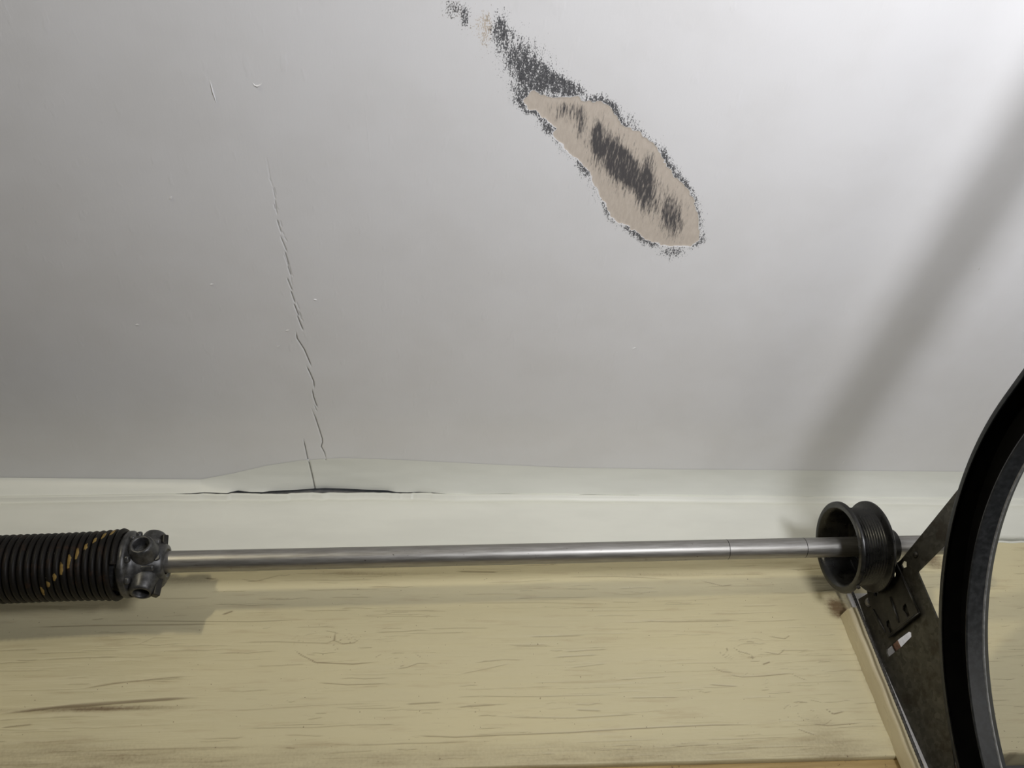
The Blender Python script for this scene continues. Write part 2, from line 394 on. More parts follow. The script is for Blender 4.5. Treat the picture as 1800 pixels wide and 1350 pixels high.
for i in range(len(xs) - 1):
    x0, x1 = xs[i], xs[i + 1]
    if (x0, x1) == (ax0, ax1): spans = [(YB, ay0), (ay0, ay1), (ay1, YF)]
    elif (x0, x1) == (bx0, bx1): spans = [(YB, by0), (by0, by1), (by1, YF)]
    else: spans = [(YB, YF)]
    for y0, y1 in spans:
        if (x0, x1, y0, y1) == (ax0, ax1, ay0, ay1):
            P = grid2(x0, x1, y0, y1, 0.00055, 0.0008)
            c = seg_field(P, crack_lines, 0.00080)
            grids.append((lift(P, 0.0011 * c), dict(crack=c)))
        elif (x0, x1, y0, y1) == (bx0, bx1, by0, by1):
            P = grid2(x0, x1, y0, y1, 0.0009, 0.0009)
            sd = poly_sd(P, outline) + 0.0014 * vnoise(P, 260, 1) + 0.0016 * vnoise(P, 110, 2)
            peel = 1 / (1 + np.exp(np.clip(sd / 0.00045, -30, 30)))
            inside = np.clip(-sd / 0.010, 0, 1)
            mold = (1.2 * blob(P, (935, 810), 165, 72, 0.98) + 0.85 * blob(P, (815, 680), 32, 105, 0.10) + 0.85 * blob(P, (1058, 930), 42, 125, 0.10)
                    + 0.76 * blob(P, (1190, 1085), 66, 105, 0.0) + 0.64 * blob(P, (660, 545), 75, 65) + 0.70 * blob(P, (735, 610), 30, 95) + 0.38 * blob(P, (1082, 800), 28, 75)
                    + 0.34 * blob(P, (900, 830), 150, 120, 0.9) + 0.36 * blob(P, (1130, 1010), 90, 110))
            mold = np.clip(mold, 0, 0.95) * np.clip(inside * 1.6, 0, 1)
            out = np.clip(sd, 0, None)
            rim = np.exp(-(out / 0.0085) ** 2) * (0.74 + 0.34 * vnoise(P, 45, 3))
            plume = (0.72 * blob(P, (470, 330), 235, 125, 0.85) + 0.35 * blob(P, (500, 390), 70, 60) + 0.75 * blob(P, (660, 430), 140, 48, 0.38)
                     + 0.50 * blob(P, (335, 130), 50, 90, 0.0) + 0.62 * blob(P, (163, 95), 26, 62, 0.1) + 0.55 * blob(P, (100, 40), 60, 60) + 0.62 * blob(P, (450, 500), 75, 50, 0.6)
                     + 0.58 * blob(P, (575, 640), 110, 42, 0.85) + 0.55 * blob(P, (1190, 1245), 85, 50) + 0.45 * blob(P, (980, 590), 90, 40, 0.6) + 0.40 * blob(P, (740, 850), 90, 40, 1.0))
            spk = np.clip(np.maximum(0.74 * rim, plume), 0, 0.70) * (1 - peel)
            flk = np.clip(0.66 * blob(P, (265, 140), 60, 110) + 0.55 * blob(P, (100, 40), 60, 60) + 0.5 * blob(P, (160, 100), 30, 60), 0, 1)
            edge = np.minimum.reduce((P[..., 0] - x0, x1 - P[..., 0], P[..., 1] - y0, y1 - P[..., 1])); fade = np.clip(edge / 0.02, 0, 1)
            # paint film has come away: the bared patch sits higher, its torn rim curls down a little
            h = 0.0004 * peel - 0.00022 * np.exp(-((sd - 0.0012) / 0.0013) ** 2) * np.clip(0.4 + vnoise(P, 150, 5), 0, 1)
            grids.append((lift(P, h * fade), dict(peel=peel, mold=mold, speck=spk * fade, flake=flk * fade)))
        else:
            P = grid2(x0, x1, y0, y1, 0.5, 0.5); grids.append((lift(P, np.zeros(P.shape[:2])), {}))
me = multi_grid('ceiling', grids, ['peel', 'mold', 'speck', 'flake', 'crack'], flip=True)
ceiling = struct(link('ceiling', me, None, M['ceiling']))
ceiling['label'] = 'white painted ceiling with hairline crack and peeled mildew patch'

# lifted paint marks and small scars on the ceiling
def scar(name, pts, wid, dep):
    pts = [ceil(*p) for p in pts]; V = []; n = 7
    for i, p in enumerate(pts):
        d = np.array(pts[min(i + 1, len(pts) - 1)]) - np.array(pts[max(i - 1, 0)]); d = d / np.linalg.norm(d); nn = np.array((-d[1], d[0]))
        f = i / (len(pts) - 1); w = wid * (0.25 + math.sin(math.pi * min(max(f, 0.02), 0.98)))
        for k in range(n):
            u = k / (n - 1) * 2 - 1; q = np.array(p) + nn * u * w
            V.append((q[0], q[1], CAMZ + H + 0.0003 - dep * (0.25 + math.sin(math.pi * f)) * (1 - u * u)))
    Fc = [(i * n + k, i * n + k + 1, (i + 1) * n + k + 1, (i + 1) * n + k) for i in range(len(pts) - 1) for k in range(n - 1)]
    me = pydata(name, V, Fc); return link(name, me, ceiling, M['ceiling'], True)
scar('paint_ridge', [(368, 138), (371, 150), (374, 162), (378, 174), (381, 184)], 0.0008, 0.0009)
scar('paint_ridge', [(443, 144), (447, 150), (452, 152), (457, 150), (461, 145)], 0.0010, 0.0009)
scar('paint_ridge', [(625, 30), (636, 130), (648, 250), (658, 350), (668, 430)], 0.0011, 0.0003)
scar('paint_ridge', [(455, 165), (462, 225), (470, 290), (478, 350)], 0.0012, 0.0002)
for x, y, a in ((241, 571, 0.2), (489, 609, 0.7), (505, 581, 0.3), (554, 527, -0.2), (300, 348, 0.9), (1446, 803, 0.5), (1484, 812, 0.6), (1115, 612, 0.4), (372, 500, 0.3), (1722, 472, 1.2)):
    scar('paint_nib', [(x - 4 * math.cos(a), y + 4 * math.sin(a)), (x, y), (x + 4 * math.cos(a), y - 4 * math.sin(a))], 0.0013, 0.0010)

# ------------------------------------------------------------------ taped corner between ceiling and wall, with its open crack
def interp(pts, x): return np.interp(x, [p[0] for p in pts], [p[1] for p in pts])
def z6(l): return [(300 + x / 3.214, 740 + y / 3.214) for x, y in l]
edge_px = [(-900, 851), (0, 852), (150, 851), (290, 849), (350, 843), (410, 832), (470, 818), (530, 809), (600, 805), (700, 808), (860, 816), (1000, 822), (1200, 825), (1450, 827), (1700, 829), (2600, 833)]
ridge_px = [(-900, 873), (0, 872), (300, 868), (345, 867), (560, 864), (770, 868), (900, 868), (1200, 871), (1500, 874), (1800, 878), (2600, 886)]
up_px = z6([(25, 410), (110, 410), (190, 404), (320, 409), (340, 402), (380, 395), (450, 402), (520, 402), (560, 396), (680, 391), (800, 383), (870, 379), (950, 381), (1050, 384), (1150, 389), (1225, 393), (1275, 402), (1340, 404), (1400, 401), (1470, 405), (1540, 410), (1610, 415)])
lo_px = z6([(25, 411), (110, 413), (190, 408), (320, 414), (345, 409), (400, 408), (460, 410), (515, 412), (570, 412), (660, 411), (680, 407), (800, 403), (860, 408), (900, 403), (1000, 406), (1080, 404), (1150, 404), (1235, 406), (1250, 408), (1360, 408), (1370, 405), (1470, 407), (1482, 409), (1610, 415)])
# sample columns: fine around the cracks
cols = np.unique(np.concatenate((np.linspace(-1500, 300, 60), np.arange(300, 900, 1.5), np.linspace(900, 1900, 160), np.linspace(1900, 2300, 20))))
nib = lambda x: 0.7 * np.interp(x, np.arange(200, 1000, 7), np.random.default_rng(3).normal(0, 1, len(np.arange(200, 1000, 7))))
gap = (cols > up_px[0][0]) & (cols < up_px[-1][0])
uy = np.where(gap, interp(up_px, cols) , interp(ridge_px, cols)); ly = np.where(gap, interp(lo_px, cols) + 0.4 * np.clip(nib(cols), 0, 2), interp(ridge_px, cols))
blend = np.clip(np.minimum(cols - up_px[0][0] + 90, up_px[-1][0] + 90 - cols) / 90, 0, 1)
rid = interp(ridge_px, cols)
uy = np.where(gap, uy, rid * (1 - blend) + np.where(cols < 560, up_px[0][1], up_px[-1][1]) * blend)
ly = np.where(gap, ly, uy)
kern = np.ones(81) / 81.0
us = np.interp(cols, np.arange(-1600, 2400, 1.5), np.convolve(np.pad(np.interp(np.arange(-1600, 2400, 1.5), cols, uy), 40, mode='edge'), kern, mode='valid'))
TC = 0.004                                        # ridge stands this far off the wall plane
rows = 44
Pn = np.zeros((len(cols), rows, 3)); Cc = np.zeros((len(cols), rows))
crk2 = [(ceil(533, 770)), (ceil(536, 787)), (ceil(544, 816)), (ceil(549, 838)), (ceil(553.6, 858))]
cl = [(533, 770), (536, 787), (544, 816), (549, 838), (553.6, 858.5)]
cl1 = [(565, 790), (568, 800), (573, 809)]
for i, x in enumerate(cols):
    top = onZ(x, interp(edge_px, x), H - 0.0004); bot = onY(x, us[i], W - TC)
    if top[1] > W - 0.013: top = np.array((top[0] * (W - 0.013) / top[1], W - 0.013, top[2]))
    jag = onY(x, uy[i], W - TC) - bot
    for j in range(rows):
        s = j / (rows - 1)
        y = top[1] + (bot[1] - top[1]) * s
        z = top[2] + (bot[2] - top[2]) * (0.35 * s + 0.65 * s ** 2.2)
        xx = top[0] + (bot[0] - top[0]) * s
        Pn[i, j] = np.array((xx, y, z)) + jag * s ** 14
# crack across the tape, and a paper-edge ripple
for j in range(rows):
    s = j / (rows - 1)
    py = interp(edge_px, cols) * (1 - s) + uy * s
    for line, dep in ((cl, 1.0), (cl1, 0.8)):
        cx = np.interp(py, [p[1] for p in line], [p[0] for p in line])
        g = np.exp(-((cols - cx) / 1.5) ** 2) * ((py > line[0][1]) & (py < line[-1][1] + 1))
        Cc[:, j] = np.maximum(Cc[:, j], dep * g)
Pn[..., 2] += 0.0009 * Cc
Pn[..., 2] -= 0.0005 * vnoise(Pn[..., :2] * np.array((1, 3)), 30, 11) * np.linspace(0, 1, rows)[None] ** 0.5
trim = struct(link('trim_1', grid_mesh('trim_1', Pn, dict(crack=Cc), flip=False), None, M['corner']))
trim['label'] = 'white taped joint between ceiling and header wall with open crack'
# small rolled lip along the ridge and the wall-side tape
wall_rows = [(TC - 0.0002, 0.0), (TC + 0.0016, -0.0012), (TC + 0.0021, -0.0028), (TC + 0.0006, -0.0050), (TC - 0.0030, -0.0078), (TC - 0.0036, -0.0100), (TC - 0.0016, -0.0130), (TC + 0.0006, -0.019), (TC - 0.0002, -0.026), (TC - 0.0016, -0.036), (0.0016, -0.041), (0.0012, -0.052), (0.0012, -0.066), (0.0012, -0.080)]
def plaster_bottom(x): return CAMZ + 0.652 + (x + 0.3) * 0.0205
Pw = np.zeros((len(cols), len(wall_rows) + 4, 3)); Cw = np.zeros(Pw.shape[:2])
for i, x in enumerate(cols):
    p = onY(x, ly[i], W - TC)
    zb = plaster_bottom(p[0]) + 0.0012 * math.sin(p[0] * 61) + 0.0010 * math.sin(p[0] * 173 + 1)
    k0 = (p[2] - zb) / 0.105
    for j, (t, dz) in enumerate(wall_rows):
        Pw[i, j] = (p[0], W - t, p[2] + dz)
    n0 = len(wall_rows)
    Pw[i, n0] = (p[0], W - 0.0014, zb + 0.004); Pw[i, n0 + 1] = (p[0], W - 0.0024, zb + 0.001); Pw[i, n0 + 2] = (p[0], W - 0.0018, zb); Pw[i, n0 + 3] = (p[0], W + 0.006, zb - 0.0005)
Pw[:, :9, 1] -= 0.0005 * vnoise(np.stack((Pw[:, :9, 0], Pw[:, :9, 2] * 3), -1), 35, 12)
wall_front = struct(link('wall_front', grid_mesh('wall_front', Pw, dict(crack=Cw), flip=False), None, M['plaster']))
wall_front['label'] = 'off-white plaster strip above the timber header'
# dark hollow behind the open crack and the framing behind the plaster
link('cavity_backing', box_mesh('cavity_backing', XL, XR, W + 0.011, W + 0.06, CAMZ + 0.60, CAMZ + 0.80), wall_front, M['void'])
link('lower_wall', box_mesh('lower_wall', XL, XR, W + 0.040, W + 0.14, 0.0, CAMZ + 0.60), wall_front, M['room'])

# ------------------------------------------------------------------ timber header beam
BX0, BX1, BZ0, BZ1 = -2.6, 1.095, CAMZ + 0.3745, CAMZ + 0.690
GX0, GX1 = -0.62, 0.92
gx = np.linspace(GX0, GX1, 620); gz = np.linspace(BZ0, BZ1, 400)
X2, Z2 = np.meshgrid(gx, gz, indexing='ij'); PB = np.stack((X2, Z2), -1)
bl = []
def zb(l, s=2.0, ox=0, oy=1000): return [wall(ox + x / s, oy + y / s) for x, y in l]
hand = [  # traced in the two enlarged strips
    (zb([(0, 508), (150, 490), (250, 478), (420, 468), (560, 458), (700, 450)]), 1.0, 2.2), (zb([(160, 487), (300, 480), (430, 466)]), 1.0, 2.4),
    (zb([(90, 205), (300, 199), (560, 196), (820, 191)]), 0.8, 1.0), (zb([(390, 182), (700, 184), (880, 183), (1080, 176)]), 0.7, 0.9), (zb([(780, 160), (820, 146)]), 0.9, 1.5),
    (zb([(0, 285), (140, 282)]), 0.6, 1), (zb([(120, 320), (300, 312), (440, 309)]), 0.6, 1), (zb([(280, 420), (400, 402), (560, 385), (680, 376)]), 0.8, 0.9),
    (zb([(0, 558), (120, 545)]), 0.8, 1.2), (zb([(820, 258), (980, 255), (1150, 260), (1180, 245)]), 0.7, 0.9), (zb([(1030, 280), (1060, 302), (1110, 328), (1150, 330), (1240, 334), (1340, 325)]), 0.9, 1.0),
    (zb([(1180, 215), (1175, 250), (1205, 262), (1245, 258), (1270, 240)]), 0.8, 0.9), (zb([(1390, 350), (1430, 345), (1470, 330), (1520, 332)]), 0.7, 0.9), (zb([(1110, 400), (1220, 408), (1380, 402)]), 0.8, 0.9),
    (zb([(480, 268), (540, 240), (620, 240)]), 0.5, 1), (zb([(750, 500), (950, 490), (1100, 480), (1400, 470)]), 0.5, 0.9), (zb([(820, 560), (1100, 558), (1280, 545)]), 0.6, 0.9),
    (zb([(1460, 585), (1600, 590), (1800, 582)]), 0.8, 1.0), (zb([(300, 640), (600, 632), (900, 625)]), 0.6, 1.1), (zb([(1000, 628), (1040, 632)]), 0.7, 1),
    (zb([(1420, 475), (1560, 468)]), 0.8, 0.9), (zb([(1610, 370), (1700, 352), (1800, 330)]), 0.6, 0.9), (zb([(1600, 8), (1760, 10)]), 0.9, 1.2), (zb([(720, 34), (760, 36)]), 0.9, 1.4), (zb([(840, 36), (900, 44), (1010, 16)]), 0.6, 1)]
def zc(l): return zb(l, 2.0, 800, 1000)
hand += [(zc([(0, 586), (200, 582), (420, 574), (640, 560), (900, 548), (1100, 545)]), 0.8, 1.0), (zc([(0, 486), (160, 476)]), 0.8, 1), (zc([(150, 522), (420, 524), (680, 508)]), 0.7, 0.9),
    (zc([(250, 238), (460, 233)]), 0.7, 0.9), (zc([(200, 274), (340, 268)]), 0.6, 0.9), (zc([(60, 330), (170, 318), (240, 320)]), 0.6, 0.9), (zc([(340, 310), (510, 300)]), 0.7, 0.9), (zc([(400, 346), (540, 330)]), 0.6, 0.9),
    (zc([(20, 446), (300, 448), (600, 440)]), 0.6, 0.9), (zc([(600, 452), (800, 450)]), 0.7, 0.9), (zc([(640, 180), (760, 186), (900, 183), (1020, 178)]), 0.7, 0.9), (zc([(560, 390), (760, 376)]), 0.6, 0.9),
    (zc([(960, 370), (1010, 378), (1090, 374), (1210, 364)]), 0.8, 0.9), (zc([(900, 340), (940, 360), (980, 362)]), 0.8, 0.9), (zc([(970, 270), (1000, 290), (1040, 300), (1050, 320)]), 0.8, 0.9), (zc([(1080, 290), (1140, 300), (1160, 280)]), 0.8, 0.9),
    (zc([(1080, 335), (1110, 325)]), 0.9, 1.2), (zc([(1100, 235), (1160, 245), (1180, 230)]), 0.8, 0.9), (zc([(1250, 545), (1320, 550), (1440, 540)]), 0.8, 0.9), (zc([(1300, 490), (1330, 510), (1370, 500)]), 0.9, 1.0), (zc([(890, 405), (1000, 412)]), 0.8, 0.9),
    (zc([(860, 600), (1000, 598), (1200, 590)]), 0.6, 0.9), (zc([(1200, 560), (1240, 575), (1270, 585)]), 0.8, 1), (zc([(420, 495), (520, 498)]), 0.6, 1.6), (zc([(0, 120), (300, 118), (560, 124)]), 0.6, 0.9), (zc([(380, 30), (560, 26), (760, 34)]), 0.7, 0.9), (zc([(860, 40), (940, 60), (980, 55)]), 0.8, 0.9)]
for p, d, w in hand: bl.append((p, d, w))
for _ in range(900):
    x = rng.uniform(GX0 + 0.02, GX1 - 0.04); z = BZ0 + (BZ1 - BZ0) * rng.uniform(0.01, 0.97) ** rng.choice((1.0, 1.5))
    L = rng.uniform(0.010, 0.075) * rng.choice((1, 1, 1.8)); s = rng.normal(0.012, 0.012)
    p = []; k = 5
    for i in range(k): p.append((x + L * i / (k - 1), z + s * L * i / (k - 1) + rng.normal(0, 0.0005)))
    bl.append((p, rng.uniform(0.2, 0.75) ** 1.2, rng.uniform(0.5, 0.9)))
# crumpled grain round the knots
for cx, cy, n, R in ((560, 1130, 16, 0.032), (700, 1165, 12, 0.022), (1320, 1140, 22, 0.034), (1420, 1255, 22, 0.030), (1330, 1190, 10, 0.025), (1440, 1170, 12, 0.03)):
    c = wall(cx, cy)
    for _ in range(n):
        a = rng.uniform(0, 6.28); r = R * rng.uniform(0.2, 1); da = rng.uniform(0.25, 0.7)
        bl.append(([(c[0] + 1.5 * r * math.cos(a + da * u), c[1] + 0.75 * r * math.sin(a + da * u)) for u in (0, 0.35, 0.7, 1)], rng.uniform(0.3, 0.75), rng.uniform(0.6, 0.9)))
cf = seg_field(PB, bl, 0.00085)
dirt = np.zeros(PB.shape[:2])
def dblob(px, py, rx, rz, a):
    global dirt
    c = wall(px, py); dirt += a * np.exp(-((X2 - c[0]) / rx) ** 2 - ((Z2 - c[1]) / rz) ** 2)
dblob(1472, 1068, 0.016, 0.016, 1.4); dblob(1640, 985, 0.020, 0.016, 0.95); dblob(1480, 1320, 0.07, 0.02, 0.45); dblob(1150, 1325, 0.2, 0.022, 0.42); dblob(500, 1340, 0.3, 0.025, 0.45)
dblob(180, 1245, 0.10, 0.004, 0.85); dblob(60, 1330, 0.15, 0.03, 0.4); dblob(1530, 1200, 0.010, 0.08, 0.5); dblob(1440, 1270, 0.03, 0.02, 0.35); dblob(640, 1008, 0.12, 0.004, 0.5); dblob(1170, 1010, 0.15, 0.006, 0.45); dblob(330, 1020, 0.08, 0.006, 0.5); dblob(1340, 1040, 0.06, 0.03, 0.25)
yv = W + 0.0002 + 0.0011 * cf + 0.0009 * vnoise(np.stack((X2 * 0.25, Z2), -1), 40, 21) + 0.0004 * vnoise(np.stack((X2 * 0.1, Z2), -1), 200, 22)
front = np.stack((X2, yv, Z2), -1)
# rounded lower arris turning back under the beam
und = np.zeros((len(gx), 4, 3))
for j, (dy, dz) in enumerate(((0.030, -0.0015), (0.004, -0.0018), (0.0012, -0.0012), (0.0004, -0.0004))):
    und[:, j] = np.stack((gx, yv[:, 0] + dy, np.full(len(gx), BZ0 + dz)), -1)
front = np.concatenate((und, front), 1)
pad = lambda a: np.concatenate((np.tile(a[:, :1], (1, 4)), a), 1)
beam = empty('header_beam', (0.15, W, BZ0)); tag(beam, 'long cream painted timber header beam with cracked grain, below the ceiling', 'beam')
def rel(o, par):
    o.parent = par; o.matrix_parent_inverse = Matrix.Translation(par.location).inverted(); return o
rel(link('beam_face', grid_mesh('beam_face', front, dict(crack=pad(cf), dirt=pad(dirt))), None, M['beam']), beam)
rel(link('beam_core', box_mesh('beam_core', BX0, BX1, W + 0.008, W + 0.0390, BZ0 + 0.0005, BZ1), None, M['beam']), beam)

# ochre board under the header
low = link('head_jamb_board', box_mesh('head_jamb_board', -2.6, 0.5475, W + 0.0065, W + 0.030, CAMZ + 0.24, BZ0 - 0.0015, 0.0012), None, M['low'])
tag(low, 'ochre yellow board below the cream header at the bottom edge', 'board')

# ------------------------------------------------------------------ rest of the garage (outside the picture)
struct(link('floor', box_mesh('floor', XL, XR, YB, W + 0.1, -0.1, 0.0), None, M['floor']))
struct(link('wall_left', box_mesh('wall_left', XL - 0.1, XL, YB, W + 0.1, 0, CAMZ + H), None, M['room']))
struct(link('wall_right', box_mesh('wall_right', XR, XR + 0.1, YB, W + 0.1, 0, CAMZ + H), None, M['room']))
struct(link('wall_back', box_mesh('wall_back', XL, XR, YB - 0.1, YB, 0, CAMZ + H), None, M['room']))

wn = struct(link('added_window', box_mesh('added_window', XR - 0.010, XR - 0.003, -0.13, 0.37, 1.25, 1.85), None, M['jamb']))  # unseen window, added to go with the right-hand fill light
for y0, y1, z0, z1 in ((-0.18, -0.13, 1.20, 1.90), (0.37, 0.42, 1.20, 1.90), (-0.13, 0.37, 1.20, 1.25), (-0.13, 0.37, 1.85, 1.90)):
    link('added_window_frame', box_mesh('added_window_frame', XR - 0.024, XR - 0.001, y0, y1, z0, z1, 0.003), wn, M['jamb'])

# ------------------------------------------------------------------ shaft
def shaft_z(x): return CAMZ + 0.5829 + 0.0269 * (x + 0.3145)
SL = math.atan(0.0269)
def axis_obj(o, x, dz=0.0, slope=SL):
    o.location = (x, SY, shaft_z(x) + dz); o.rotation_euler = (0, -slope, 0); return o
shaft = link('torsion_shaft', autosmooth(lathe('torsion_shaft', [(-0.62, 0.0095), (-0.62, 0.0122), (-0.619, 0.0127)] + [(-0.6 + 0.02 * i, 0.0127) for i in range(65)] + [(0.709, 0.0127), (0.710, 0.0122), (0.710, 0.0095), (0.66, 0.0095)], 40), 40), None, M['shaft'])
axis_obj(shaft, 0.0)
tag(shaft, 'long grey steel tube shaft running across in front of the header', 'shaft')
# scribed rings on the tube
for x, rr in ((1412, 0.01275), (1276, 0.01273)):
    xp = onY(x, 962, SY)[0]
    r_ = link('scribe_line', lathe('scribe_line', [(-0.0005, 0.0126), (-0.0004, rr), (0.0004, rr), (0.0005, 0.0126)], 40), shaft, M['dark'], True); r_.location = (xp, 0, 0)

# ------------------------------------------------------------------ torsion spring with winding cone
sx_end = -0.3485
spring = empty('torsion_spring'); axis_obj(spring, sx_end, -0.0022, 0.048)
tag(spring, 'black oily torsion spring with yellow paint dashes around the shaft', 'spring')
face_ang = math.atan2(-0.578, -0.8067)                    # towards the camera in the shaft's cross-section (y, z)
pitch = 0.00755; turns = 58; seg = 60; ring = 8; wr = 0.00362
V = []; Fc = []; paint = []
for i in range(turns * seg + 1):
    th = 2 * math.pi * i / seg; xx = -0.0045 - pitch * i / seg
    fl = math.exp(-(i / seg) / 3.2); R = 0.0352 + 0.0032 * fl
    if i < seg * 0.25: xx += 0.0  # last coil runs out onto the cone
    an = face_ang - th; c, s = math.cos(an), math.sin(an)
    pxx = (xx + sx_end + 0.345) / 0.000615 + 230          # approximate photo column
    psi = math.radians((138 - pxx) * 1.03)                # dashes: one mark per coil, drifting round the spring
    d = math.atan2(math.sin(an - face_ang - psi), math.cos(an - face_ang - psi))
    k = round((pxx - 98) / 12.2)
    jit = 0.05 * math.sin(k * 12.9); wdt = math.radians(15 + 5 * math.sin(k * 5.1))
    pv = max(0.0, 1 - abs(d + jit) / wdt) if 92 < pxx < 205 else 0.0
    for q in range(ring):
        g = 2 * math.pi * q / ring
        rr = R + wr * math.cos(g); V.append((xx + wr * math.sin(g), rr * c, rr * s)); paint.append(pv * (1.15 if abs(g - 5.5) < 0.2 or g < 0.1 else 0.0))
for i in range(turns * seg):
    for q in range(ring):
        l2 = (q + 1) % ring; Fc.append((i * ring + q, i * ring + l2, (i + 1) * ring + l2, (i + 1) * ring + q))
Fc.append(tuple(range(ring))); Fc.append(tuple(turns * seg * ring + q for q in range(ring))[::-1])
me = pydata('coil', V, Fc); at = me.attributes.new('paint', 'FLOAT', 'POINT'); at.data.foreach_set('value', np.array(paint, np.float32))
link('coil', me, spring, M['spring'], True)
# dark core of the cone inside the coil
cone_prof = [(-0.055, 0.0135), (-0.055, 0.026), (-0.010, 0.0300), (-0.004, 0.0312), (-0.002, 0.0365), (0.001, 0.0385), (0.0045, 0.0385), (0.0068, 0.0365), (0.0085, 0.0325), (0.013, 0.0300), (0.022, 0.0285), (0.030, 0.0262), (0.036, 0.0235), (0.041, 0.0225), (0.0435, 0.0205), (0.0440, 0.0165), (0.0425, 0.0150), (0.0425, 0.0130), (0.0, 0.0130)]
bm = bmesh.new(); tm = lathe('t', cone_prof, 64); bm.from_mesh(tm); bpy.data.meshes.remove(tm)
def boss(bm, ang, x0):
    # radial socket: outer wall, rounded mouth and bore
    prof = [(0.014, 0.0180), (0.024, 0.0168), (0.031, 0.0148), (0.0365, 0.0135), (0.0392, 0.0122), (0.0400, 0.0106), (0.0396, 0.0092), (0.0380, 0.0084), (0.021, 0.0080), (0.0205, 0.0001)]
    t = lathe('b', prof, 28); t.transform(Matrix.Translation((x0, 0, 0)) @ Matrix.Rotation(ang, 4, 'X') @ Matrix.Rotation(math.pi / 2, 4, 'Z'))
    bm.from_mesh(t); bpy.data.meshes.remove(t)
    # webs that join neighbouring sockets
for k in range(4):
    boss(bm, face_ang + math.radians(57) + k * math.pi / 2, 0.0225)
for k in range(4):
    a = face_ang + math.radians(12) + k * math.pi / 2
    # cast rib and recess frame between the sockets
    t = box_mesh('w', 0.008, 0.036, 0.018, 0.0285, -0.0035, 0.0035, 0.002); t.transform(Matrix.Rotation(a, 4, 'X')); bm.from_mesh(t); bpy.data.meshes.remove(t)
    for sgn in (-1, 1):
        t = box_mesh('w', 0.006, 0.012, 0.020, 0.0355, -0.004 + sgn * 0.012, 0.004 + sgn * 0.012, 0.002); t.transform(Matrix.Rotation(a, 4, 'X')); bm.from_mesh(t); bpy.data.meshes.remove(t)
me = bpy.data.meshes.new('winding_cone'); bm.to_mesh(me); bm.free()
cone = link('winding_cone', autosmooth(me, 50), spring, M['cone']); cone['label'] = 'dark grey cast winding cone with four sockets'
def screw(name, par, loc_x, ang, r0, r1, half, mat, n=4):
    bm = bmesh.new(); bmesh.ops.create_cone(bm, cap_ends=True, segments=n, radius1=half, radius2=half * 0.92, depth=r1 - r0)
    bmesh.ops.bevel(bm, geom=bm.edges[:], offset=half * 0.15, segments=1, affect='EDGES')
    me = bpy.data.meshes.new(name); bm.to_mesh(me); bm.free()
    me.transform(Matrix.Translation((loc_x, 0, 0)) @ Matrix.Rotation(ang, 4, 'X') @ Matrix.Translation((0, (r0 + r1) / 2, 0)) @ Matrix.Rotation(-math.pi / 2, 4, 'X'))
    return link(name, me, par, mat)
screw('set_screw', cone, 0.0375, face_ang - math.radians(100), 0.018, 0.033, 0.0052, M['dark'])
screw('set_screw', cone, 0.0375, face_ang + math.radians(62), 0.018, 0.042, 0.0060, M['dark'])
screw('set_screw', cone, 0.0375, face_ang - math.radians(15), 0.018, 0.0255, 0.0045, M['cone'], 6)

# ------------------------------------------------------------------ cable drum
DX = 0.5290
drum = empty('cable_drum'); axis_obj(drum, DX)
tag(drum, 'black grooved cable drum on the right end of the shaft', 'drum')
prof = [(0.000, 0.0560), (-0.0010, 0.0580), (-0.0006, 0.0640), (0.0012, 0.0660), (0.0042, 0.0664), (0.0062, 0.0645), (0.0072, 0.0580)]
gx0 = 0.0085
for k in range(9):
    a = gx0 + k * 0.0038; prof += [(a, 0.0562), (a + 0.0011, 0.0545), (a + 0.0019, 0.0539), (a + 0.0027, 0.0545)]
prof += [(0.0430, 0.0565), (0.0436, 0.0640), (0.0450, 0.0662), (0.0475, 0.0664), (0.0492, 0.0645), (0.0496, 0.0560), (0.0500, 0.0230), (0.0560, 0.0205), (0.0565, 0.0130), (0.034, 0.0130), (0.0340, 0.0190), (0.0350, 0.0205), (0.0405, 0.0230), (0.0420, 0.0300), (0.0415, 0.0465), (0.0380, 0.0490), (0.0060, 0.0515)]
prof = [(x * 0.92, r if r < 0.0215 else 0.0215 + (r - 0.0215) * 0.83) for x, r in prof]
link('drum_body', autosmooth(lathe('drum_body', prof, 96, True), 40), drum, M['drum'])
for k in range(4):   # web ribs in the cup
    t = box_mesh('rib', 0.030, 0.0375, 0.0205, 0.041, -0.0022, 0.0022, 0.0008); t.transform(Matrix.Rotation(k * math.pi / 2 + 0.4, 4, 'X')); link('rib', t, drum, M['drum'])
screw('set_screw', drum, 0.053, math.radians(75), 0.018, 0.031, 0.0048, M['dark']); screw('set_screw', drum, 0.053, math.radians(195), 0.018, 0.030, 0.0048, M['dark'])
screw('cable_stop', drum, 0.003, face_ang + math.radians(56), 0.050, 0.0620, 0.0030, M['dark'])

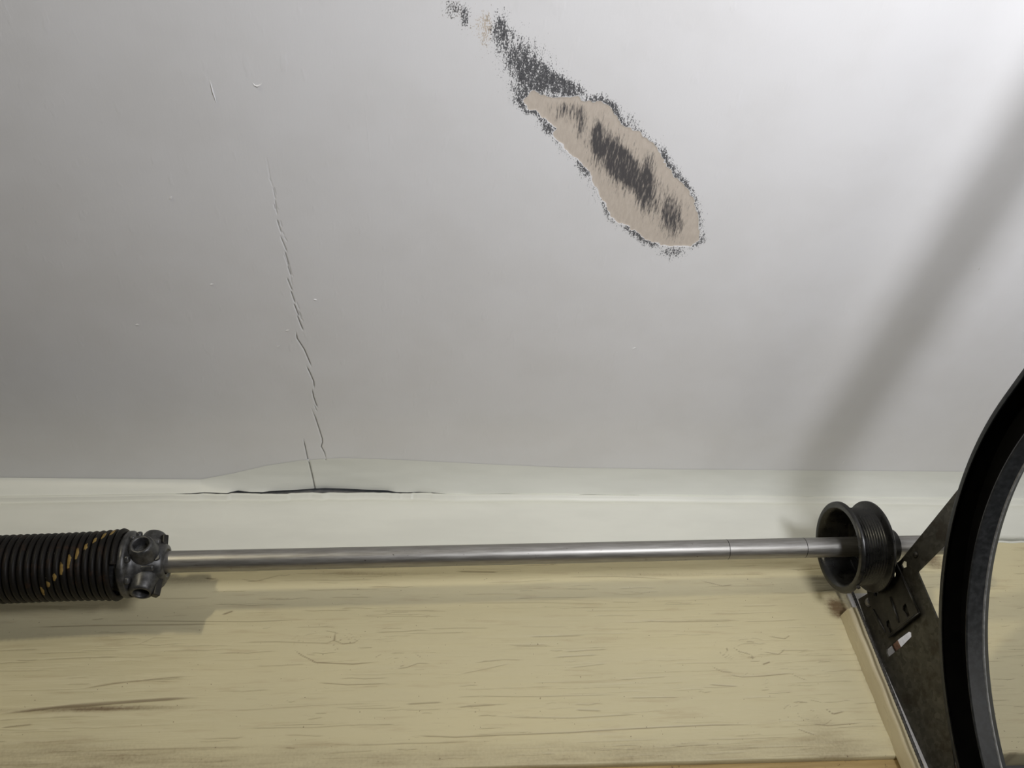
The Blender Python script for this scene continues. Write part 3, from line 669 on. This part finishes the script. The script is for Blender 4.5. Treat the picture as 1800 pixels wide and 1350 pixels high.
# ------------------------------------------------------------------ lift cable (seven twisted strands)
c0 = onY(1494, 1030, W - 0.030); c1 = onY(1622, 1350, W - 0.030); dcab = c1 - c0; c2 = c1 + dcab * 1.6
cable = empty('lift_cable', tuple(c2)); tag(cable, 'thin twisted dark steel lift cable hanging from the drum', 'cable')
L = np.linalg.norm(c2 - c0); du = (c2 - c0) / L; ea = np.cross(du, (1, 0, 0)); ea /= np.linalg.norm(ea); eb = np.cross(du, ea)
for k in range(6):
    pts = []
    N = 150
    for i in range(N + 1):
        u = L * i / N; a = 2 * math.pi * (u / 0.017 + k / 6)
        pts.append(c0 + du * u + (ea * math.cos(a) + eb * math.sin(a)) * 0.00135 - c2)
    link('strand', tube('strand', pts, 0.00078, 6), cable, M['cable'], True)
link('strand', tube('strand', [c0 - c2, (c0 + c2) / 2 - c2, (0, 0, 0)], 0.0009, 6), cable, M['cable'], True)

# ------------------------------------------------------------------ flag bracket and end bearing plate (splayed steel plates)
PX0, PHI = 0.5720, math.radians(12)
E_ = np.array((math.sin(PHI), -math.cos(PHI), 0)); NV = np.array((-math.cos(PHI), -math.sin(PHI), 0)); BASE = np.array((PX0, W, CAMZ))
def on_plate(px, py):
    r = ray(px, py); o = np.array((PX0, W, 0)); s = (o @ NV) / (r @ NV); q = r * s; return ((q - o) @ E_, q[2])
def plate_mat(off=0.0):
    """local X = away from wall, Y = up, Z = towards the left (camera side)"""
    mt = Matrix.Identity(4)
    for i in range(3):
        mt[i][0] = E_[i]; mt[i][1] = (0, 0, 1)[i]; mt[i][2] = NV[i]; mt[i][3] = (BASE + NV * off)[i]
    return mt
TR_T, TR_Z, TR_RO, TR_RI, TR_X, TR_D = 0.385, 0.196, 0.373, 0.324, 0.580, 0.028
def track_t(z):
    d = z - TR_Z
    return TR_T - math.sqrt(max(TR_RO ** 2 - d * d, 0)) if d > 0 else TR_T - TR_RO
flag = empty('flag_bracket', (PX0, W, CAMZ + 0.2)); tag(flag, 'mottled galvanised steel flag bracket with slots behind the curved track', 'bracket')
ol = [on_plate(1508, 1053), on_plate(1523, 1044)]
ol += [on_plate(1545, 1030), on_plate(1562, 1000), on_plate(1583, 984), on_plate(1640, 914), on_plate(1690, 852)]
ol += [(0.285, ol[-1][1] + 0.004), (0.285, on_plate(1656, 962)[1]), on_plate(1656, 962), on_plate(1613, 1005), on_plate(1647, 1086)]
zt = on_plate(1647, 1086)[1]
for z in (0.47, 0.455, 0.44, 0.42, 0.40, 0.38, 0.34, 0.30): ol.append((max(track_t(z) - 0.004, 0.030) / math.cos(PHI), z))
ol += [(0.022, 0.20), (0.0015, 0.20), (0.0015, 0.372), on_plate(1609, 1322), on_plate(1586, 1262), on_plate(1575, 1238), on_plate(1571, 1226), on_plate(1570, 1212), on_plate(1562, 1194), on_plate(1546, 1158), on_plate(1526, 1106)]
ol = [(max(a, 0.0012), b) for a, b in ol]
sl = [on_plate(1557.5, 1147), on_plate(1558, 1141), on_plate(1577, 1124), on_plate(1596, 1110), on_plate(1601, 1112), on_plate(1601.5, 1119), on_plate(1584, 1137), on_plate(1561, 1155)]
h2 = circ(*on_plate(1575, 1010), 0.0048, 16); h3 = circ(*on_plate(1589, 992), 0.0050, 5); h1 = circ(*on_plate(1545, 1043), 0.0040, 16)
me = plate_mesh('bracket_plate', ol, [sl, h1, h2, h3], 0.0024); me.transform(plate_mat(-0.0012))
rel(link('bracket_plate', me, None, M['galv']), flag)
# nail flange turned along the jamb, held by rusty lag screws
fl = box_mesh('wall_flange', 0.5965, 0.606, W - 0.0060, W - 0.0035, CAMZ + 0.21, CAMZ + 0.53, 0.0006); rel(link('wall_flange', fl, None, M['rust']), flag)
for zz in (0.492,):
    bm = bmesh.new(); bmesh.ops.create_cone(bm, cap_ends=True, segments=6, radius1=0.0095, radius2=0.0088, depth=0.006); me = bpy.data.meshes.new('lag_screw'); bm.to_mesh(me); bm.free()
    me.transform(Matrix.Translation((0.6005, W - 0.0070, CAMZ + zz)) @ Matrix.Rotation(math.pi / 2, 4, 'X')); rel(link('lag_screw', me, None, M['rust']), flag)

bear = empty('end_bearing_bracket', (PX0, W, CAMZ + 0.5)); tag(bear, 'dark ribbed bearing plate bolted to the flag bracket below the drum', 'bracket')
sc_t = 0.085 / math.cos(PHI); xs_ = PX0 + 0.085 * math.tan(PHI); scz = shaft_z(xs_) - CAMZ
bo = [on_plate(1567, 1121), on_plate(1622, 1079), on_plate(1600, 1030), on_plate(1585, 1000), on_plate(1574, 975)]
for a in range(-20, 200, 22): bo.append((sc_t + 0.024 * math.cos(math.radians(a)), scz + 0.024 * math.sin(math.radians(a))))
bo += [(0.036, scz - 0.03), on_plate(1534, 1062), on_plate(1541, 1082), on_plate(1556, 1108)]
def sq(px, py, w, h):
    c = on_plate(px, py); return [(c[0] - w, c[1] - h), (c[0] + w, c[1] - h), (c[0] + w, c[1] + h), (c[0] - w, c[1] + h)]
def keyhole(px, py, a, b):
    c = on_plate(px, py); return [(c[0] + x * a, c[1] + y * b) for x, y in ((-0.6, -1), (0.5, -1), (0.6, 0.0), (1.0, 0.3), (0.9, 1), (-0.3, 0.9), (-0.9, 0.4), (-0.5, -0.1))]
me = plate_mesh('bearing_plate', bo, [keyhole(1598, 1074, 0.0042, 0.0075), keyhole(1568, 1102, 0.0040, 0.0075), circ(*on_plate(1575, 1010), 0.0048, 16), circ(*on_plate(1545, 1043), 0.0040, 16)], 0.0026); me.transform(plate_mat(0.0035))
rel(link('bearing_plate', me, None, M['dark']), bear)
# pressed ribs along the plate
for a, b, w in (((1571, 1050), (1586, 1095), 0.0022), ((1590, 1012), (1620, 1076), 0.0016), ((1541, 1072), (1562, 1112), 0.0018)):
    p, q = on_plate(*a), on_plate(*b); me = tube('rib', [(p[0], p[1], 0), ((p[0] + q[0]) / 2, (p[1] + q[1]) / 2, 0.0004), (q[0], q[1], 0)], [w * 0.6, w, w * 0.6], 8); me.transform(plate_mat(0.0050)); rel(link('rib', me, None, M['dark'], True), bear)
p, q = on_plate(1568, 1120), on_plate(1621, 1079); me = tube('rib', [(p[0], p[1], 0), (q[0], q[1], 0)], 0.0018, 8); me.transform(plate_mat(0.0048)); rel(link('bottom_lip', me, None, M['dark'], True), bear)
b_ = link('bearing', autosmooth(lathe('bearing', [(-0.008, 0.0129), (-0.008, 0.018), (-0.006, 0.0215), (0.008, 0.0215), (0.009, 0.018), (0.009, 0.0129)], 40), 40), None, M['dark'])
b_.location = (xs_ + 0.006, SY, shaft_z(xs_)); b_.rotation_euler = (0, -SL, 0); rel(b_, bear)
def bolt(px, py, r, mat, par, off=0.006):
    c = on_plate(px, py); bm = bmesh.new(); bmesh.ops.create_uvsphere(bm, u_segments=14, v_segments=8, radius=r)
    for v in bm.verts:
        v.co.z = max(v.co.z, 0) * 0.75
    me = bpy.data.meshes.new('bolt'); bm.to_mesh(me); bm.free(); me.transform(Matrix.Translation((c[0], c[1], 0))); me.transform(plate_mat(off)); return rel(link('bolt_head', me, None, mat, True), par)
bolt(1529, 1059, 0.0062, M['screw'], flag, 0.0012); bolt(1610, 975, 0.0042, M['dark'], flag, 0.0)

# ------------------------------------------------------------------ curved roller track
track = empty('curved_roller_track', (TR_X + TR_D, W - 0.02, CAMZ + 0.1)); tag(track, 'dark curved metal roller track at the right edge of the picture', 'track')
def path():
    pts = []
    for z in np.linspace(-1.2, 0, 8): pts.append((0.0, z, 0.0))                # straight lower run
    out = []
    for z in (-1.5, -1.0, -0.5, -0.2): out.append((TR_T, TR_Z + z, -1.0, 0.0))   # centre point, radial direction
    for a in np.radians(np.linspace(0, 90, 61)): out.append((TR_T, TR_Z, -math.cos(a), math.sin(a)))
    for t in (0.03, 0.06, 0.1, 0.14, 0.18, 0.25, 0.4, 0.9, 1.6, 2.2): out.append((TR_T + t, TR_Z, 0.0, 1.0))
    return out
def splay(t):
    d = max(0.0, t - 0.30)
    return 0.22 * d * d if d < 0.28 else 0.01725 + 0.1 * (d - 0.28)
def sweep(name, prof, mat, n0=0, n1=None):
    pth = path()[n0:n1]; V = []; Fc = []; k = len(prof)
    for (t, z, rt, rz) in pth:
        for (r, x) in prof:
            tt = t + rt * r; zz = z + rz * r; V.append((TR_X + x + splay(tt), W - tt, CAMZ + zz))
    for i in range(len(pth) - 1):
        for p in range(k):
            q = (p + 1) % k; Fc.append((i * k + p, i * k + q, (i + 1) * k + q, (i + 1) * k + p))
    Fc.append(tuple(range(k))); Fc.append(tuple((len(pth) - 1) * k + p for p in range(k))[::-1])
    me = pydata(name, V, Fc); bm = bmesh.new(); bm.from_mesh(me); bmesh.ops.recalc_face_normals(bm, faces=bm.faces); bm.to_mesh(me); bm.free()
    return rel(link(name, autosmooth(me, 40), None, mat), track)
th = 0.0016
# outer flange with curled lip
sweep('outer_flange', [(TR_RO, 0.0005), (TR_RO, TR_D), (TR_RO - th, TR_D), (TR_RO - th, 0.003), (TR_RO - 0.0045, 0.0025), (TR_RO - 0.0048, 0.0008), (TR_RO - 0.001, 0.0)], M['track'])
# web and inner side in near-black
sweep('web', [(TR_RI + 0.0054, TR_D - th), (TR_RO - th, TR_D - th), (TR_RO - th, TR_D), (TR_RI + 0.0054, TR_D)], M['inner_black'])
sweep('outer_liner', [(TR_RO - th, 0.004), (TR_RO - th, TR_D - th), (TR_RO - th - 0.0006, TR_D - th), (TR_RO - th - 0.0006, 0.004)], M['inner_black'])
# inner flange: broad face towards the room with a rolled right edge
sweep('inner_flange', [(TR_RI + 0.0025, 0.0), (TR_RI + 0.0008, -0.0006), (TR_RI - 0.0004, 0.0006), (TR_RI - 0.0006, 0.0172), (TR_RI + 0.0016, 0.0172), (TR_RI + 0.0018, 0.001)], M['track'])
we = sweep('highlight_bead', [(TR_RI - 0.0002, 0.0170), (TR_RI - 0.0013, 0.0173), (TR_RI - 0.0020, 0.0181), (TR_RI - 0.0020, 0.0190), (TR_RI - 0.0012, 0.0197), (TR_RI + 0.0012, 0.0199), (TR_RI + 0.0014, 0.0172)], M['bead_glint']); we['label'] = 'bright bead along the track edge, highlight put into its colour'
sweep('outer_edge', [(TR_RI - 0.0008, 0.0197), (TR_RI + 0.0050, TR_D), (TR_RI + 0.0066, TR_D), (TR_RI + 0.0012, 0.0199)], M['edge'])

# ------------------------------------------------------------------ cream stop strip and white side jamb at the right of the header
zt0, zt1 = CAMZ + 0.24, CAMZ + 0.5565
bm = bmesh.new()
sec = [(0.5452, 0.0), (0.5482, 0.0175), (0.5488, 0.0192), (0.5500, 0.0204), (0.5518, 0.0208), (0.5600, 0.0196), (0.5625, 0.0180), (0.5640, 0.0150), (0.5648, 0.0)]
k = len(sec); nz = 24; V = []; Fc = []
for j in range(nz + 1):
    z = zt0 + (zt1 - zt0) * j / nz; wv = 0.0005 * math.sin(j * 1.7); ix = -0.0055 * (1 - j / nz) * 0.9
    for (x, t) in sec:
        V.append((x + ix + wv * 0.6, W - t - (wv if t else 0), z + (0.0012 * math.sin(x * 900) if j == nz else 0)))
for j in range(nz):
    for p in range(k):
        q = (p + 1) % k; Fc.append((j * k + p, j * k + q, (j + 1) * k + q, (j + 1) * k + p))
Fc.append(tuple(range(k))); Fc.append(tuple(nz * k + p for p in range(k))[::-1])
me = pydata('stop_strip', V, Fc); bm.from_mesh(me); bmesh.ops.recalc_face_normals(bm, faces=bm.faces); bm.to_mesh(me); bm.free()
stop = link('stop_strip', autosmooth(me, 30), None, M['mold']); tag(stop, 'cream painted upright stop strip below the cable drum', 'trim')
jamb = link('side_jamb_board', box_mesh('side_jamb_board', 0.566, 0.640, W - 0.0035, W + 0.006, CAMZ + 0.22, CAMZ + 0.590, 0.0008), None, M['jamb'])
tag(jamb, 'white side jamb board seen through the slot of the flag bracket', 'board')
